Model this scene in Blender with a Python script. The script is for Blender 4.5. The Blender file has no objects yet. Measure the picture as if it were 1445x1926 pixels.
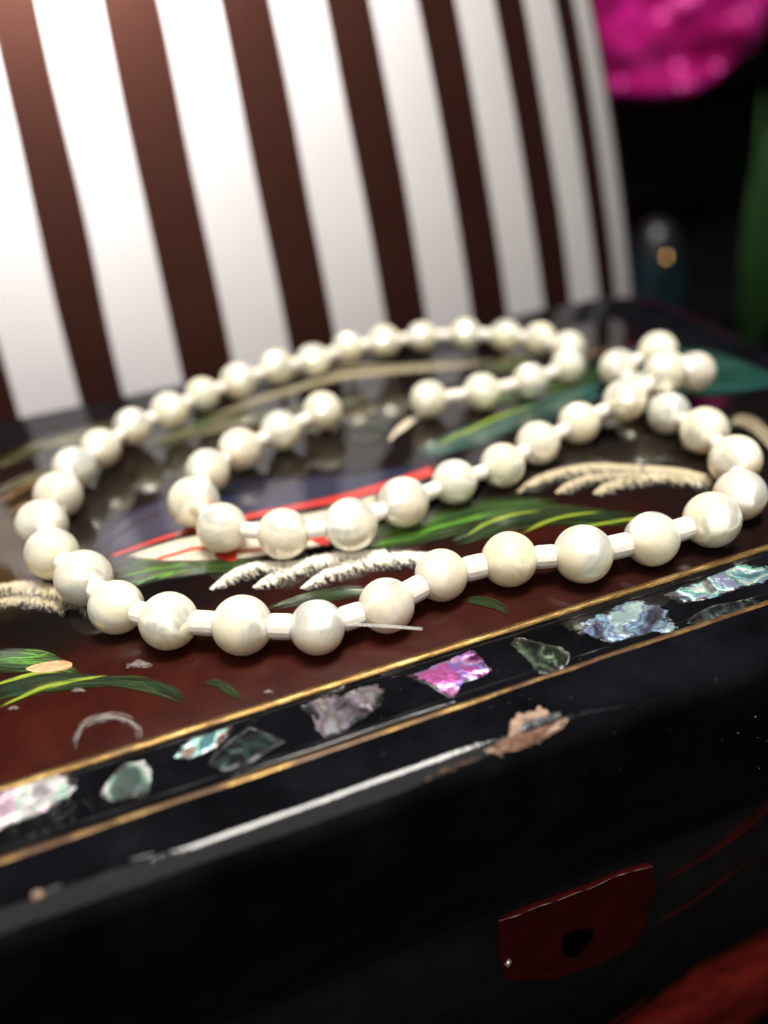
import bpy, bmesh, math, random
from mathutils import Vector, Matrix, noise

random.seed(7)
SC = bpy.context.scene
COL = SC.collection
R_ = math.radians

# ------------------------------------------------------------------ camera
# World frame: X runs along the front edge of the lacquered box, Y goes back over its lid,
# Z is up and z = 0 is the lid's top surface.  Metres.
F = 1500.0; PCX, PCY = 722.5, 963.0           # focal length / centre in photograph pixels (1445 x 1926)
nb = Vector((F*9.137e-3, F*9.538e-2, 90.76)); S_ = nb.length/F; nb.normalize()
BEAD_D = 0.008
HC = BEAD_D/S_ + BEAD_D/2
vx = 6393.0
vy = PCY + F*(-(nb.x*(vx-PCX)/F + nb.z)/nb.y)
d_ = Vector(((vx-PCX)/F, (vy-PCY)/F, 1.0)).normalized()
AX = (d_ - nb*d_.dot(nb)).normalized()
AZ = -nb
AY = AZ.cross(AX)
ROT = Matrix((AX, AY, AZ))                    # camera (right, down, forward) -> world
CAM = Vector((0, 0, HC))

def ray(px, py):
    return ROT @ Vector(((px-PCX)/F, (py-PCY)/F, 1.0))
def at(px, py, z=0.0):
    v = ray(px, py); return CAM + v*((z-HC)/v.z)
def at_y(px, py, y):
    v = ray(px, py); return CAM + v*(y/v.y)

cam = bpy.data.cameras.new('camera'); cam_o = bpy.data.objects.new('camera', cam); COL.objects.link(cam_o)
right, down, fwd = ROT.col[0], ROT.col[1], ROT.col[2]
M = Matrix((right, -down, -fwd)).transposed().to_4x4(); M.translation = CAM
cam_o.matrix_world = M
cam.sensor_fit = 'VERTICAL'; cam.sensor_height = 24.0
cam.lens = 24.0*F/1926.0
cam.clip_start = 0.002; cam.clip_end = 20.0
cam.dof.use_dof = True
cam.dof.focus_distance = 0.114
APERTURE = 0.0042
cam.dof.aperture_fstop = cam.lens/1000.0/APERTURE
SC.camera = cam_o

# ------------------------------------------------------------------ world, lamps, exposure
w = bpy.data.worlds.new('World'); SC.world = w; w.use_nodes = True
w.node_tree.nodes['Background'].inputs['Color'].default_value = (0.9, 0.95, 1.0, 1)
w.node_tree.nodes['Background'].inputs['Strength'].default_value = 0.02

def area(name, loc, target, sx, sy, power, col):
    l = bpy.data.lights.new(name, 'AREA'); l.shape = 'RECTANGLE'; l.size = sx; l.size_y = sy
    l.energy = power; l.color = col
    o = bpy.data.objects.new(name, l); COL.objects.link(o)
    o.location = loc
    o.rotation_euler = (Vector(target)-Vector(loc)).to_track_quat('-Z', 'Y').to_euler()
    return o
area('desk_lamp_light', (-0.012, 0.155, 0.148), (-0.02, 0.225, 0.158), 0.090, 0.020, 0.92, (1.0, 0.93, 0.90))
area('room_lamp_light', (0.07, 0.065, 0.62), (0.06, 0.12, 0.0), 0.26, 0.15, 5.9, (1.0, 0.955, 0.87))
area('near_fill_light', (-0.03, -0.06, 0.26), (0.04, 0.11, 0.0), 0.36, 0.34, 0.52, (1.0, 0.97, 0.93))

SC.view_settings.view_transform = 'Standard'
SC.view_settings.look = 'None'
SC.view_settings.exposure = 0.33
SC.view_settings.gamma = 1.0
SC.render.engine = 'CYCLES'
SC.cycles.use_denoising = True
SC.cycles.max_bounces = 10
SC.cycles.transparent_max_bounces = 24
SC.cycles.sample_clamp_indirect = 6.0

# ------------------------------------------------------------------ material helpers
class NT:
    def __init__(s, name):
        s.m = bpy.data.materials.new(name); s.m.use_nodes = True
        s.t = s.m.node_tree; s.n = s.t.nodes; s.l = s.t.links
        s.b = s.n['Principled BSDF']; s.out = s.n['Material Output']
    def add(s, typ, **kw):
        nd = s.n.new(typ)
        for k, v in kw.items():
            if k.startswith('i_'):
                key = k[2:]
                key = int(key) if key.isdigit() else key.replace('_', ' ')
                nd.inputs[key].default_value = v
            else: setattr(nd, k, v)
        return nd
    def link(s, a, b): s.l.new(a, b)
    def set(s, **kw):
        for k, v in kw.items(): s.b.inputs[k.replace('_', ' ')].default_value = v
    def ramp(s, fac, stops, interp='LINEAR'):
        r = s.n.new('ShaderNodeValToRGB'); r.color_ramp.interpolation = interp
        e = r.color_ramp.elements
        while len(e) < len(stops): e.new(0.5)
        for el, (p, c) in zip(e, stops):
            el.position = p
            el.color = (c[0], c[1], c[2], 1) if isinstance(c, (tuple, list)) else (c, c, c, 1)
        s.link(fac, r.inputs[0]); return r
    def math(s, op, a, b=None, clamp=False):
        m = s.n.new('ShaderNodeMath'); m.operation = op; m.use_clamp = clamp
        for i, v in enumerate((a, b)):
            if v is None: continue
            if isinstance(v, (int, float)): m.inputs[i].default_value = v
            else: s.link(v, m.inputs[i])
        return m.outputs[0]
    def mapping(s, vec, scale=(1, 1, 1), loc=(0, 0, 0), rot=(0, 0, 0)):
        m = s.n.new('ShaderNodeMapping'); m.inputs['Scale'].default_value = scale
        m.inputs['Location'].default_value = loc; m.inputs['Rotation'].default_value = rot
        s.link(vec, m.inputs['Vector']); return m.outputs[0]
    def noise(s, vec, scale, detail=3, rough=0.55, dist=0.0):
        nd = s.n.new('ShaderNodeTexNoise'); nd.inputs['Scale'].default_value = scale
        nd.inputs['Detail'].default_value = detail; nd.inputs['Roughness'].default_value = rough
        nd.inputs['Distortion'].default_value = dist
        s.link(vec, nd.inputs['Vector']); return nd.outputs['Fac']
    def mix(s, fac, a, b, blend='MIX'):
        m = s.n.new('ShaderNodeMix'); m.data_type = 'RGBA'; m.blend_type = blend
        for i, v in ((0, fac), (6, a), (7, b)):
            if isinstance(v, (int, float)): m.inputs[i].default_value = v
            elif isinstance(v, tuple): m.inputs[i].default_value = (*v, 1)
            else: s.link(v, m.inputs[i])
        return m.outputs[2]
    def bump(s, h, strength, dist):
        b = s.n.new('ShaderNodeBump'); b.inputs['Strength'].default_value = strength
        b.inputs['Distance'].default_value = dist
        s.link(h, b.inputs['Height']); return b.outputs[0]
    def obj(s): return s.n.new('ShaderNodeTexCoord').outputs['Object']
    def uv(s): return s.n.new('ShaderNodeTexCoord').outputs['UV']
    def color(s, c): s.link(c, s.b.inputs['Base Color'])

def lacquer_black():
    m = NT('black_lacquer')
    o = m.obj()
    n1 = m.noise(o, 90, 5, 0.6)
    n2 = m.noise(m.mapping(o, (1, 1, 1)), 2600, 2)
    m.color(m.ramp(n1, [(0.35, (0.0022, 0.0022, 0.003)), (0.7, (0.006, 0.006, 0.008))]).outputs[0])
    m.b.inputs['Specular IOR Level'].default_value = 0.24
    rr = m.ramp(m.noise(o, 62, 5, 0.6, 0.8), [(0.42, 0.02), (0.55, 0.04), (0.64, 0.22)])
    m.link(rr.outputs[0], m.b.inputs['Roughness'])
    n3 = m.noise(m.mapping(o, (0.5, 1, 1)), 230, 4, 0.6)
    hh = m.math('ADD', m.math('ADD', m.math('MULTIPLY', n1, 1.0), m.math('MULTIPLY', n3, 0.55)), m.math('MULTIPLY', n2, 0.05))
    m.link(m.bump(hh, 0.17, 0.0006), m.b.inputs['Normal'])
    return m.m

def panel_mat():
    m = NT('painted_lacquer_ground')
    o = m.obj()
    sep = m.n.new('ShaderNodeSeparateXYZ'); m.link(o, sep.inputs[0])
    nA = m.noise(o, 38, 4, 0.6, 0.4)
    nB = m.noise(o, 160, 4, 0.6)
    x, y = sep.outputs[0], sep.outputs[1]
    # red-brown ground along the front, dying out to the right and to the back
    fy = m.n.new('ShaderNodeMapRange'); fy.interpolation_type = 'SMOOTHSTEP'
    m.link(m.math('ADD', y, m.math('MULTIPLY', m.math('SUBTRACT', nA, 0.5), 0.030)), fy.inputs[0])
    fy.inputs[1].default_value = 0.088; fy.inputs[2].default_value = 0.108; fy.inputs[3].default_value = 1; fy.inputs[4].default_value = 0
    fx = m.n.new('ShaderNodeMapRange'); fx.interpolation_type = 'SMOOTHSTEP'
    m.link(m.math('ADD', x, m.math('MULTIPLY', m.math('SUBTRACT', nA, 0.5), 0.05)), fx.inputs[0])
    fx.inputs[1].default_value = 0.028; fx.inputs[2].default_value = 0.088; fx.inputs[3].default_value = 1; fx.inputs[4].default_value = 0.12
    brown = m.math('MULTIPLY', fy.outputs[0], fx.outputs[0])
    bc = m.ramp(nB, [(0.3, (0.022, 0.0034, 0.0022)), (0.72, (0.042, 0.0078, 0.0042))])
    blk = m.ramp(nA, [(0.3, (0.0035, 0.003, 0.0032)), (0.75, (0.009, 0.0065, 0.006))])
    c1 = m.mix(brown, blk.outputs[0], bc.outputs[0])
    # gold-dusted patch on the far left
    gx = m.n.new('ShaderNodeMapRange'); gx.interpolation_type = 'SMOOTHSTEP'
    m.link(m.math('ADD', x, m.math('MULTIPLY', m.math('SUBTRACT', nA, 0.5), 0.02)), gx.inputs[0])
    gx.inputs[1].default_value = -0.030; gx.inputs[2].default_value = -0.014; gx.inputs[3].default_value = 1; gx.inputs[4].default_value = 0
    gy = m.n.new('ShaderNodeMapRange'); gy.interpolation_type = 'SMOOTHSTEP'
    m.link(y, gy.inputs[0]); gy.inputs[1].default_value = 0.108; gy.inputs[2].default_value = 0.122
    gy2 = m.n.new('ShaderNodeMapRange'); gy2.interpolation_type = 'SMOOTHSTEP'; m.link(y, gy2.inputs[0])
    gy2.inputs[1].default_value = 0.140; gy2.inputs[2].default_value = 0.160; gy2.inputs[3].default_value = 1; gy2.inputs[4].default_value = 0.1
    g = m.math('MULTIPLY', m.math('MULTIPLY', gx.outputs[0], gy.outputs[0]), m.math('MULTIPLY', gy2.outputs[0], 0.8))
    gc = m.ramp(nB, [(0.3, (0.022, 0.013, 0.004)), (0.7, (0.075, 0.043, 0.012))])
    m.color(m.mix(g, c1, gc.outputs[0]))
    sm = m.noise(o, 55, 5, 0.65, 0.6)
    rg = m.math('ADD', m.ramp(sm, [(0.3, 0.03), (0.8, 0.10)]).outputs[0], m.math('MULTIPLY', brown, 0.20))
    m.link(rg, m.b.inputs['Roughness'])
    m.link(m.math('SUBTRACT', 0.65, m.math('MULTIPLY', fy.outputs[0], 0.57)), m.b.inputs['Specular IOR Level'])
    hh = m.math('ADD', m.math('MULTIPLY', sm, 1.0), m.math('MULTIPLY', m.noise(o, 2200, 2), 0.03))
    m.link(m.bump(hh, 0.12, 0.0005), m.b.inputs['Normal'])
    return m.m

def gold_mat(wear=0.5):
    m = NT('gold_paint')
    o = m.obj()
    n1 = m.noise(m.mapping(o, (0.25, 1, 1)), 900, 4, 0.65)
    n2 = m.noise(o, 120, 4, 0.6)
    c = m.ramp(n1, [(0.25, (0.07, 0.036, 0.012)), (0.5, (0.22, 0.130, 0.040)), (0.75, (0.48, 0.34, 0.14))])
    mask = m.ramp(n2, [(wear-0.10, 0.0), (wear+0.06, 1.0)])
    m.color(m.mix(mask.outputs[0], (0.07, 0.03, 0.010), c.outputs[0]))
    m.link(m.ramp(mask.outputs[0], [(0, 0.35), (1, 0.85)]).outputs[0], m.b.inputs['Metallic'])
    m.set(Roughness=0.42)
    m.link(m.bump(n1, 0.7, 0.0003), m.b.inputs['Normal'])
    return m.m

def paint_mat(name, dark, light, streak=(3, 14), edge=0.5, rag=0.8, ends=0.25, opacity=1.0, bias=0.5, rough=0.32, second=None, v_tone=None, fade=0.0):
    """Brush paint under clear lacquer: u along the stroke, v across it."""
    m = NT(name)
    uv = m.uv()
    sep = m.n.new('ShaderNodeSeparateXYZ'); m.link(uv, sep.inputs[0])
    u, v = sep.outputs[0], sep.outputs[1]
    oi = m.n.new('ShaderNodeObjectInfo')
    off = m.n.new('ShaderNodeCombineXYZ'); m.link(m.math('MULTIPLY', oi.outputs['Random'], 37.0), off.inputs[2])
    va = m.n.new('ShaderNodeVectorMath'); va.operation = 'ADD'; m.link(uv, va.inputs[0]); m.link(off.outputs[0], va.inputs[1])
    st = m.noise(m.mapping(va.outputs[0], (streak[0], streak[1], 1)), 1.0, 5, 0.65, 0.5)
    fine = m.noise(m.mapping(va.outputs[0], (streak[0]*9, streak[1]*3, 1)), 1.0, 3, 0.7)
    sv = m.math('ADD', m.math('MULTIPLY', st, 0.75), m.math('MULTIPLY', fine, 0.25))
    if v_tone is not None:     # tone shifts across the stroke (v)
        sv = m.math('ADD', sv, m.math('MULTIPLY', m.math('SUBTRACT', v, 0.5), v_tone))
    stops = [(bias-0.12, dark), (bias+0.12, light)]
    if second: stops = [(bias-0.14, dark), (bias+0.03, light), (bias+0.16, second)]
    m.color(m.ramp(sv, stops).outputs[0])
    ev = m.math('SUBTRACT', 1.0, m.math('ABSOLUTE', m.math('SUBTRACT', m.math('MULTIPLY', v, 2.0), 1.0)))
    eu = m.math('SUBTRACT', 1.0, m.math('ABSOLUTE', m.math('SUBTRACT', m.math('MULTIPLY', u, 2.0), 1.0)))
    a1 = m.math('DIVIDE', ev, edge, True)
    a2 = m.math('DIVIDE', eu, ends, True)
    al = m.math('MULTIPLY', a1, a2)
    al = m.math('ADD', al, m.math('MULTIPLY', m.math('SUBTRACT', st, 0.5), rag*4.5))
    if fade: al = m.math('SUBTRACT', al, m.math('MULTIPLY', v, fade))
    rmp = m.ramp(al, [(0.10, 0.0), (0.85 if not fade else 0.55, opacity)])
    edge_zero = m.math('MULTIPLY', rmp.outputs[0], m.math('MULTIPLY', m.math('MULTIPLY', ev, 4.0, True), m.math('MULTIPLY', eu, 25.0, True)))
    m.link(edge_zero, m.b.inputs['Alpha'])
    m.set(Roughness=rough)
    m.b.inputs['Coat Weight'].default_value = 0.9; m.b.inputs['Coat Roughness'].default_value = 0.06
    m.link(m.bump(sv, 0.10, 0.0001), m.b.inputs['Normal'])
    return m.m

def pearl_mat(name, hue):
    m = NT(name)
    o = m.obj(); oi = m.n.new('ShaderNodeObjectInfo')
    off = m.n.new('ShaderNodeCombineXYZ')
    for k, q in enumerate((91.0, 57.0, 133.0)): m.link(m.math('MULTIPLY', oi.outputs['Random'], q), off.inputs[k])
    va = m.n.new('ShaderNodeVectorMath'); va.operation = 'ADD'; m.link(o, va.inputs[0]); m.link(off.outputs[0], va.inputs[1])
    p = va.outputs[0]
    big = m.noise(m.mapping(p, (0.9, 0.9, 0.55)), 0.75, 1, 0.35, 0.5)     # bead has radius 1 in its own frame
    lay = m.n.new('ShaderNodeTexWave'); lay.wave_type = 'BANDS'; lay.bands_direction = 'DIAGONAL'
    lay.inputs['Scale'].default_value = 1.4; lay.inputs['Distortion'].default_value = 5.0; lay.inputs['Detail'].default_value = 3
    lay.inputs['Detail Scale'].default_value = 0.8
    m.link(p, lay.inputs['Vector'])
    fine = m.noise(p, 14, 4, 0.6)
    t = m.math('ADD', m.math('MULTIPLY', big, 0.85), m.math('MULTIPLY', lay.outputs['Fac'], 0.05))
    cols = m.ramp(t, [(0.30, hue[0]), (0.43, hue[1]), (0.54, hue[2]), (0.66, hue[3])])
    tint = m.ramp(oi.outputs['Random'], [(0.0, (1.0, 0.95, 0.82)), (0.25, (0.86, 0.87, 0.85)), (0.45, (1.0, 0.97, 0.90)), (0.65, (0.93, 0.88, 0.83)), (0.82, (1.0, 0.96, 0.86)), (1.0, (0.84, 0.87, 0.85))])
    m.color(m.mix(1.0, m.mix(0.9, cols.outputs[0], tint.outputs[0], 'MULTIPLY'), (1.0, 0.99, 0.95), 'MULTIPLY'))
    m.b.inputs['Subsurface Weight'].default_value = 0.85
    m.b.inputs['Subsurface Radius'].default_value = (1.0, 0.80, 0.45)
    m.b.inputs['Subsurface Scale'].default_value = 0.0065
    m.set(Roughness=0.34)
    m.b.inputs['Specular IOR Level'].default_value = 0.5
    m.b.inputs['Sheen Weight'].default_value = 0.06
    m.link(m.bump(m.math('ADD', m.math('MULTIPLY', fine, 0.25), m.math('MULTIPLY', big, 0.3)), 0.10, 0.0010), m.b.inputs['Normal'])
    # satiny glints off the flat nacre layers inside the bead: the layers keep one direction per bead,
    # so the sheen fills a patch and breaks off where the layers turn away
    axis = m.n.new('ShaderNodeVectorTransform'); axis.vector_type = 'NORMAL'; axis.convert_from = 'OBJECT'; axis.convert_to = 'WORLD'
    wob = m.n.new('ShaderNodeTexNoise'); wob.inputs['Scale'].default_value = 1.1; wob.inputs['Detail'].default_value = 2.0; m.link(p, wob.inputs['Vector'])
    wv = m.n.new('ShaderNodeVectorMath'); wv.operation = 'MULTIPLY_ADD'; m.link(wob.outputs['Color'], wv.inputs[0]); wv.inputs[1].default_value = (1.1, 1.1, 1.1); wv.inputs[2].default_value = (0.35, -0.50, -0.25)
    m.link(wv.outputs[0], axis.inputs[0])
    nrm = m.n.new('ShaderNodeVectorMath'); nrm.operation = 'NORMALIZE'; m.link(axis.outputs[0], nrm.inputs[0])
    geo = m.n.new('ShaderNodeNewGeometry')
    dt = m.n.new('ShaderNodeVectorMath'); dt.operation = 'DOT_PRODUCT'; m.link(nrm.outputs[0], dt.inputs[0]); m.link(geo.outputs['Normal'], dt.inputs[1])
    sg = m.math('SIGN', dt.outputs['Value'])
    sc = m.n.new('ShaderNodeVectorMath'); sc.operation = 'SCALE'; m.link(nrm.outputs[0], sc.inputs[0]); m.link(m.math('MULTIPLY', sg, 0.55), sc.inputs['Scale'])
    ad = m.n.new('ShaderNodeVectorMath'); ad.operation = 'ADD'; m.link(sc.outputs[0], ad.inputs[0]); m.link(geo.outputs['Normal'], ad.inputs[1])
    n2 = m.n.new('ShaderNodeVectorMath'); n2.operation = 'NORMALIZE'; m.link(ad.outputs[0], n2.inputs[0])
    gl = m.n.new('ShaderNodeBsdfAnisotropic'); gl.inputs['Roughness'].default_value = 0.24
    gl.inputs['Color'].default_value = (1.0, 0.96, 0.86, 1)
    m.link(n2.outputs[0], gl.inputs['Normal'])
    mx = m.n.new('ShaderNodeMixShader')
    edge = m.math('MULTIPLY', m.math('ABSOLUTE', dt.outputs['Value']), 5.0, True)
    m.link(m.math('MULTIPLY', edge, m.ramp(t, [(0.36, 0.10), (0.56, 0.50)]).outputs[0]), mx.inputs[0])
    m.link(m.b.outputs[0], mx.inputs[1]); m.link(gl.outputs[0], mx.inputs[2])
    m.link(mx.outputs[0], m.out.inputs[0])
    return m.m

def plain(name, col, rough=0.5, metallic=0.0, scale=200, var=0.35, bump=0.15, bdist=0.0003, **kw):
    m = NT(name); o = m.obj()
    n = m.noise(o, scale, 5, 0.6)
    d = tuple(c*(1-var) for c in col); l = tuple(min(1, c*(1+var)) for c in col)
    m.color(m.ramp(n, [(0.3, d), (0.7, l)]).outputs[0])
    m.set(Roughness=rough, Metallic=metallic)
    for k, v in kw.items(): m.b.inputs[k.replace('_', ' ')].default_value = v
    m.link(m.bump(n, bump, bdist), m.b.inputs['Normal'])
    return m.m

def shell_mat(name, cols, seed, rough=0.32, dark=0.0):
    """Abalone: iridescent colour bands that run over a wavy, facetted nacre surface."""
    m = NT(name); o = m.obj()
    p = m.mapping(o, (1, 1, 1), (seed*0.37, seed*0.71, 0), (0, 0, seed*1.3))
    warp = m.noise(p, 150, 3, 0.5, 1.2)
    wv = m.n.new('ShaderNodeTexWave'); wv.wave_type = 'BANDS'; wv.inputs['Scale'].default_value = 62
    wv.inputs['Distortion'].default_value = 9; wv.inputs['Detail'].default_value = 3.5; wv.inputs['Detail Scale'].default_value = 1.6
    m.link(p, wv.inputs['Vector'])
    t = m.math('ADD', m.math('MULTIPLY', warp, 0.72), m.math('MULTIPLY', wv.outputs['Fac'], 0.28))
    k = len(cols)
    stops = [(0.34 + 0.30*i/(k-1), tuple(min(1.0, 1.35*q) for q in c)) for i, c in enumerate(cols)]
    c = m.ramp(t, stops)
    veins = m.ramp(m.noise(m.mapping(p, (1, 0.35, 1)), 700, 5, 0.65, 1.0), [(0.30, 0.25), (0.44, 1.0)])
    cc = m.mix(1.0, c.outputs[0], veins.outputs[0], 'MULTIPLY')
    su = m.n.new('ShaderNodeSeparateXYZ'); m.link(m.uv(), su.inputs[0])       # lacquer creeping over the shell's rim
    rimn = m.noise(p, 420, 4, 0.65)
    cov = m.ramp(m.math('ADD', su.outputs[0], m.math('MULTIPLY', m.math('SUBTRACT', rimn, 0.5), 1.3)), [(0.03, 0.0), (0.16, 1.0)])
    m.color(m.mix(cov.outputs[0], (0.004, 0.004, 0.005), cc))
    m.link(m.math('MULTIPLY', cov.outputs[0], 0.80), m.b.inputs['Metallic'])
    m.set(Roughness=rough)
    m.b.inputs['Coat Weight'].default_value = 0.7; m.b.inputs['Coat Roughness'].default_value = 0.08
    m.link(m.bump(m.math('ADD', t, m.math('MULTIPLY', veins.outputs[0], 0.10)), 0.55, 0.0016), m.b.inputs['Normal'])
    return m.m

# ------------------------------------------------------------------ mesh helpers
def link_mesh(name, verts, faces, mat, parent=None, uvs=None, smooth=True):
    me = bpy.data.meshes.new(name); me.from_pydata([tuple(v) for v in verts], [], faces); me.update()
    if uvs:
        ul = me.uv_layers.new(name='UVMap')
        for li, lp in enumerate(me.loops): ul.data[li].uv = uvs[lp.vertex_index]
    for p in me.polygons: p.use_smooth = smooth
    for mm in (mat if isinstance(mat, list) else [mat]): me.materials.append(mm)
    o = bpy.data.objects.new(name, me); COL.objects.link(o)
    if parent: o.parent = parent
    return o
def empty(name, loc=(0, 0, 0)):
    o = bpy.data.objects.new(name, None); COL.objects.link(o); o.location = loc; o.empty_display_size = 0.01
    return o
def tag(o, label=None, cat=None, group=None, kind=None):
    if label: o['label'] = label
    if cat: o['category'] = cat
    if group: o['group'] = group
    if kind: o['kind'] = kind
    return o
def catmull(pts, n):
    """Resample a polyline of Vectors to n+1 points on a smooth curve, even in arc length."""
    P = [pts[0]*2-pts[1]] + list(pts) + [pts[-1]*2-pts[-2]]
    out = []
    for i in range(1, len(P)-2):
        for k in range(12):
            t = k/12; a, b, c, d = P[i-1], P[i], P[i+1], P[i+2]
            out.append(0.5*((2*b) + (c-a)*t + (2*a-5*b+4*c-d)*t*t + (3*b-a-3*c+d)*t**3))
    out.append(P[-2])
    L = [0.0]
    for a, b in zip(out, out[1:]): L.append(L[-1] + (b-a).length)
    res = []; j = 0
    for k in range(n+1):
        s = L[-1]*k/n
        while j < len(L)-2 and L[j+1] < s: j += 1
        seg = L[j+1]-L[j] or 1e-12
        res.append(out[j].lerp(out[j+1], min(1, (s-L[j])/seg)))
    return res
def tube(path, rad, seg=8):
    v, f = [], []
    for i, p in enumerate(path):
        t = (path[min(i+1, len(path)-1)] - path[max(i-1, 0)]).normalized()
        a = t.cross(Vector((0, 0, 1)) if abs(t.z) < 0.9 else Vector((1, 0, 0))).normalized(); b = t.cross(a)
        r = rad(i/(len(path)-1)) if callable(rad) else rad
        for k in range(seg):
            q = 2*math.pi*k/seg; v.append(p + a*math.cos(q)*r + b*math.sin(q)*r)
    for i in range(len(path)-1):
        for k in range(seg):
            f.append((i*seg+k, i*seg+(k+1) % seg, (i+1)*seg+(k+1) % seg, (i+1)*seg+k))
    f.append(tuple(range(seg))[::-1]); f.append(tuple((len(path)-1)*seg+k for k in range(seg)))
    return v, f

# ------------------------------------------------------------------ setting
TABLE_Z = -0.120
black_cloth = plain('dark_table_top', (0.004, 0.0035, 0.004), 0.95, scale=40, Specular_IOR_Level=0.05)
tb = link_mesh('table', [(-3, -3, TABLE_Z), (3, -3, TABLE_Z), (3, 3, TABLE_Z), (-3, 3, TABLE_Z)], [(0, 1, 2, 3)], black_cloth)
tag(tb, 'dark table top under the lacquered box', 'table', kind='structure')
wl = link_mesh('background_wall', [(-3, 1.6, TABLE_Z-0.01), (3, 1.6, TABLE_Z-0.01), (3, 1.6, 2), (-3, 1.6, 2)], [(0, 1, 2, 3)], plain('dark_wall', (0.006, 0.006, 0.006), 0.9, scale=20))
tag(wl, 'dark wall far behind everything', 'wall', kind='structure')

# ------------------------------------------------------------------ lacquered box
XL, XR, YF, YB = -0.085, 0.1425, 0.0568, 0.1945
RAD = 0.0040                                  # bullnose radius
CORNER = 0.017
SEAM = -0.0285
box = empty('lacquered_box', ((XL+XR)/2, (YF+YB)/2, TABLE_Z))
tag(box, 'black lacquered jewellery box with painted lid, gold lines and abalone shell border', 'jewellery box')
box_off = -Vector(box.location)
M_BLACK = lacquer_black()

def loop_rr(inset, z, n=10):
    """Rounded rectangle loop, counter-clockwise, inset from the box outline."""
    r = max(CORNER-inset, 0.0015); pts = []
    x0, x1, y0, y1 = XL+inset, XR-inset, YF+inset, YB-inset
    def side(a, b, k):
        return [a.lerp(b, i/k) for i in range(1, k)]
    cs = [((x1-r, y0+r), -90), ((x1-r, y1-r), 0), ((x0+r, y1-r), 90), ((x0+r, y0+r), 180)]
    arcs = []
    for (cx, cy), a0 in cs:
        arcs.append([Vector((cx+r*math.cos(R_(a0+90*i/n)), cy+r*math.sin(R_(a0+90*i/n)), z)) for i in range(n+1)])
    for i in range(4):
        pts += arcs[i] + side(arcs[i][-1], arcs[(i+1) % 4][0], 40)
    return pts
def loft(name, loops, mat, parent, cap_first=True, cap_last=True, wobble=0.0):
    n = len(loops[0]); v = []; f = []
    for l in loops: v += l
    if wobble:
        v = [p + Vector((noise.noise(p*70), noise.noise(p*70+Vector((9, 0, 0))), noise.noise(p*55+Vector((0, 5, 0)))))*wobble for p in v]
    for i in range(len(loops)-1):
        for k in range(n):
            f.append((i*n+k, i*n+(k+1) % n, (i+1)*n+(k+1) % n, (i+1)*n+k))
    if cap_first: f.append(tuple(range(n))[::-1])
    if cap_last: f.append(tuple((len(loops)-1)*n+k for k in range(n)))
    return link_mesh(name, v, f, mat, parent)
def child_of_box(o, parent=None):
    """Parent to the box (or one of its parts) without moving it."""
    o.parent = parent or box
    if parent is None: o.location = box_off
    return o

# lid: from the seam up the side, round the bullnose, in over the border
PROF = [(0.0016, SEAM), (0.0004, SEAM+0.0004), (0.0, SEAM+0.0012)] + [(0.0, -RAD-0.008), (0.0, -RAD)]
for k in range(1, 11):
    a = R_(90*k/10); PROF.append((RAD*(1-math.cos(a)), -RAD*(1-math.sin(a))))
PROF += [(0.0062, 0.0), (0.010, 0.0), (0.0145, 0.0), (0.0190, 0.0)]
lid = loft('lid', [loop_rr(i, z) for i, z in PROF], M_BLACK, None, True, True, 0.00010)
child_of_box(lid)
PANEL_IN = 0.0200
G2_IN = 0.0091
panel = loft('picture_panel', [loop_rr(PANEL_IN-0.0004, 0.00002), loop_rr(PANEL_IN-0.0002, 0.00014)], panel_mat(), lid, False, True)
def ring(name, inset, width, h, mat, seed):
    r = random.Random(seed); loops = []
    def jit(l, amp, s):
        return [p + Vector((noise.noise(Vector((p.x*160, p.y*160, s)))*amp, noise.noise(Vector((p.x*160, p.y*160, s+7)))*amp, 0)) for p in l]
    loops.append(jit(loop_rr(inset, 0.00002), 0.00018, seed))
    loops.append(jit(loop_rr(inset+width*0.2, h), 0.00012, seed+1))
    loops.append(jit(loop_rr(inset+width*0.8, h), 0.00012, seed+2))
    loops.append(jit(loop_rr(inset+width, 0.00002), 0.00018, seed+3))
    nn = len(loops[0]); keep = [k for k in range(nn) if loops[0][k].y < 0.112]
    ks = set(keep); v = [p for l in loops for p in l]; f = []
    for i in range(3):
        for k in range(nn):
            k2 = (k+1) % nn
            if k in ks and k2 in ks: f.append((i*nn+k, i*nn+k2, (i+1)*nn+k2, (i+1)*nn+k))
    return link_mesh(name, v, f, mat, lid)
M_GOLD = gold_mat(0.42)
g1 = ring('gold_line', PANEL_IN-0.0012, 0.0012, 0.00034, M_GOLD, 3)
g2 = ring('gold_line', G2_IN-0.0004, 0.0008, 0.00014, gold_mat(0.56), 21)
g1['label'] = 'inner gold line round the painted panel'; g2['label'] = 'worn outer gold line near the edge'
# raised lacquer fillets beside the gold lines
for ins, wd, hh in ((PANEL_IN-0.0026, 0.0008, 0.00007), (G2_IN+0.0009, 0.0008, 0.00008)):
    ring('lacquer_fillet', ins, wd, hh, M_BLACK, int(ins*1e5))

M_BODY = plain('dull_black_lacquer', (0.0035, 0.0030, 0.0032), 0.42, scale=120, var=0.4, Specular_IOR_Level=0.18)
body = loft('body', [loop_rr(0.0020, TABLE_Z), loop_rr(0.0010, TABLE_Z+0.0010), loop_rr(0.0010, SEAM-0.0012), loop_rr(0.0022, SEAM-0.0003), loop_rr(0.0026, SEAM+0.001)], M_BODY, None, True, True, 0.00012)
child_of_box(body)
BODY_Y = YF+0.0010

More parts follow.
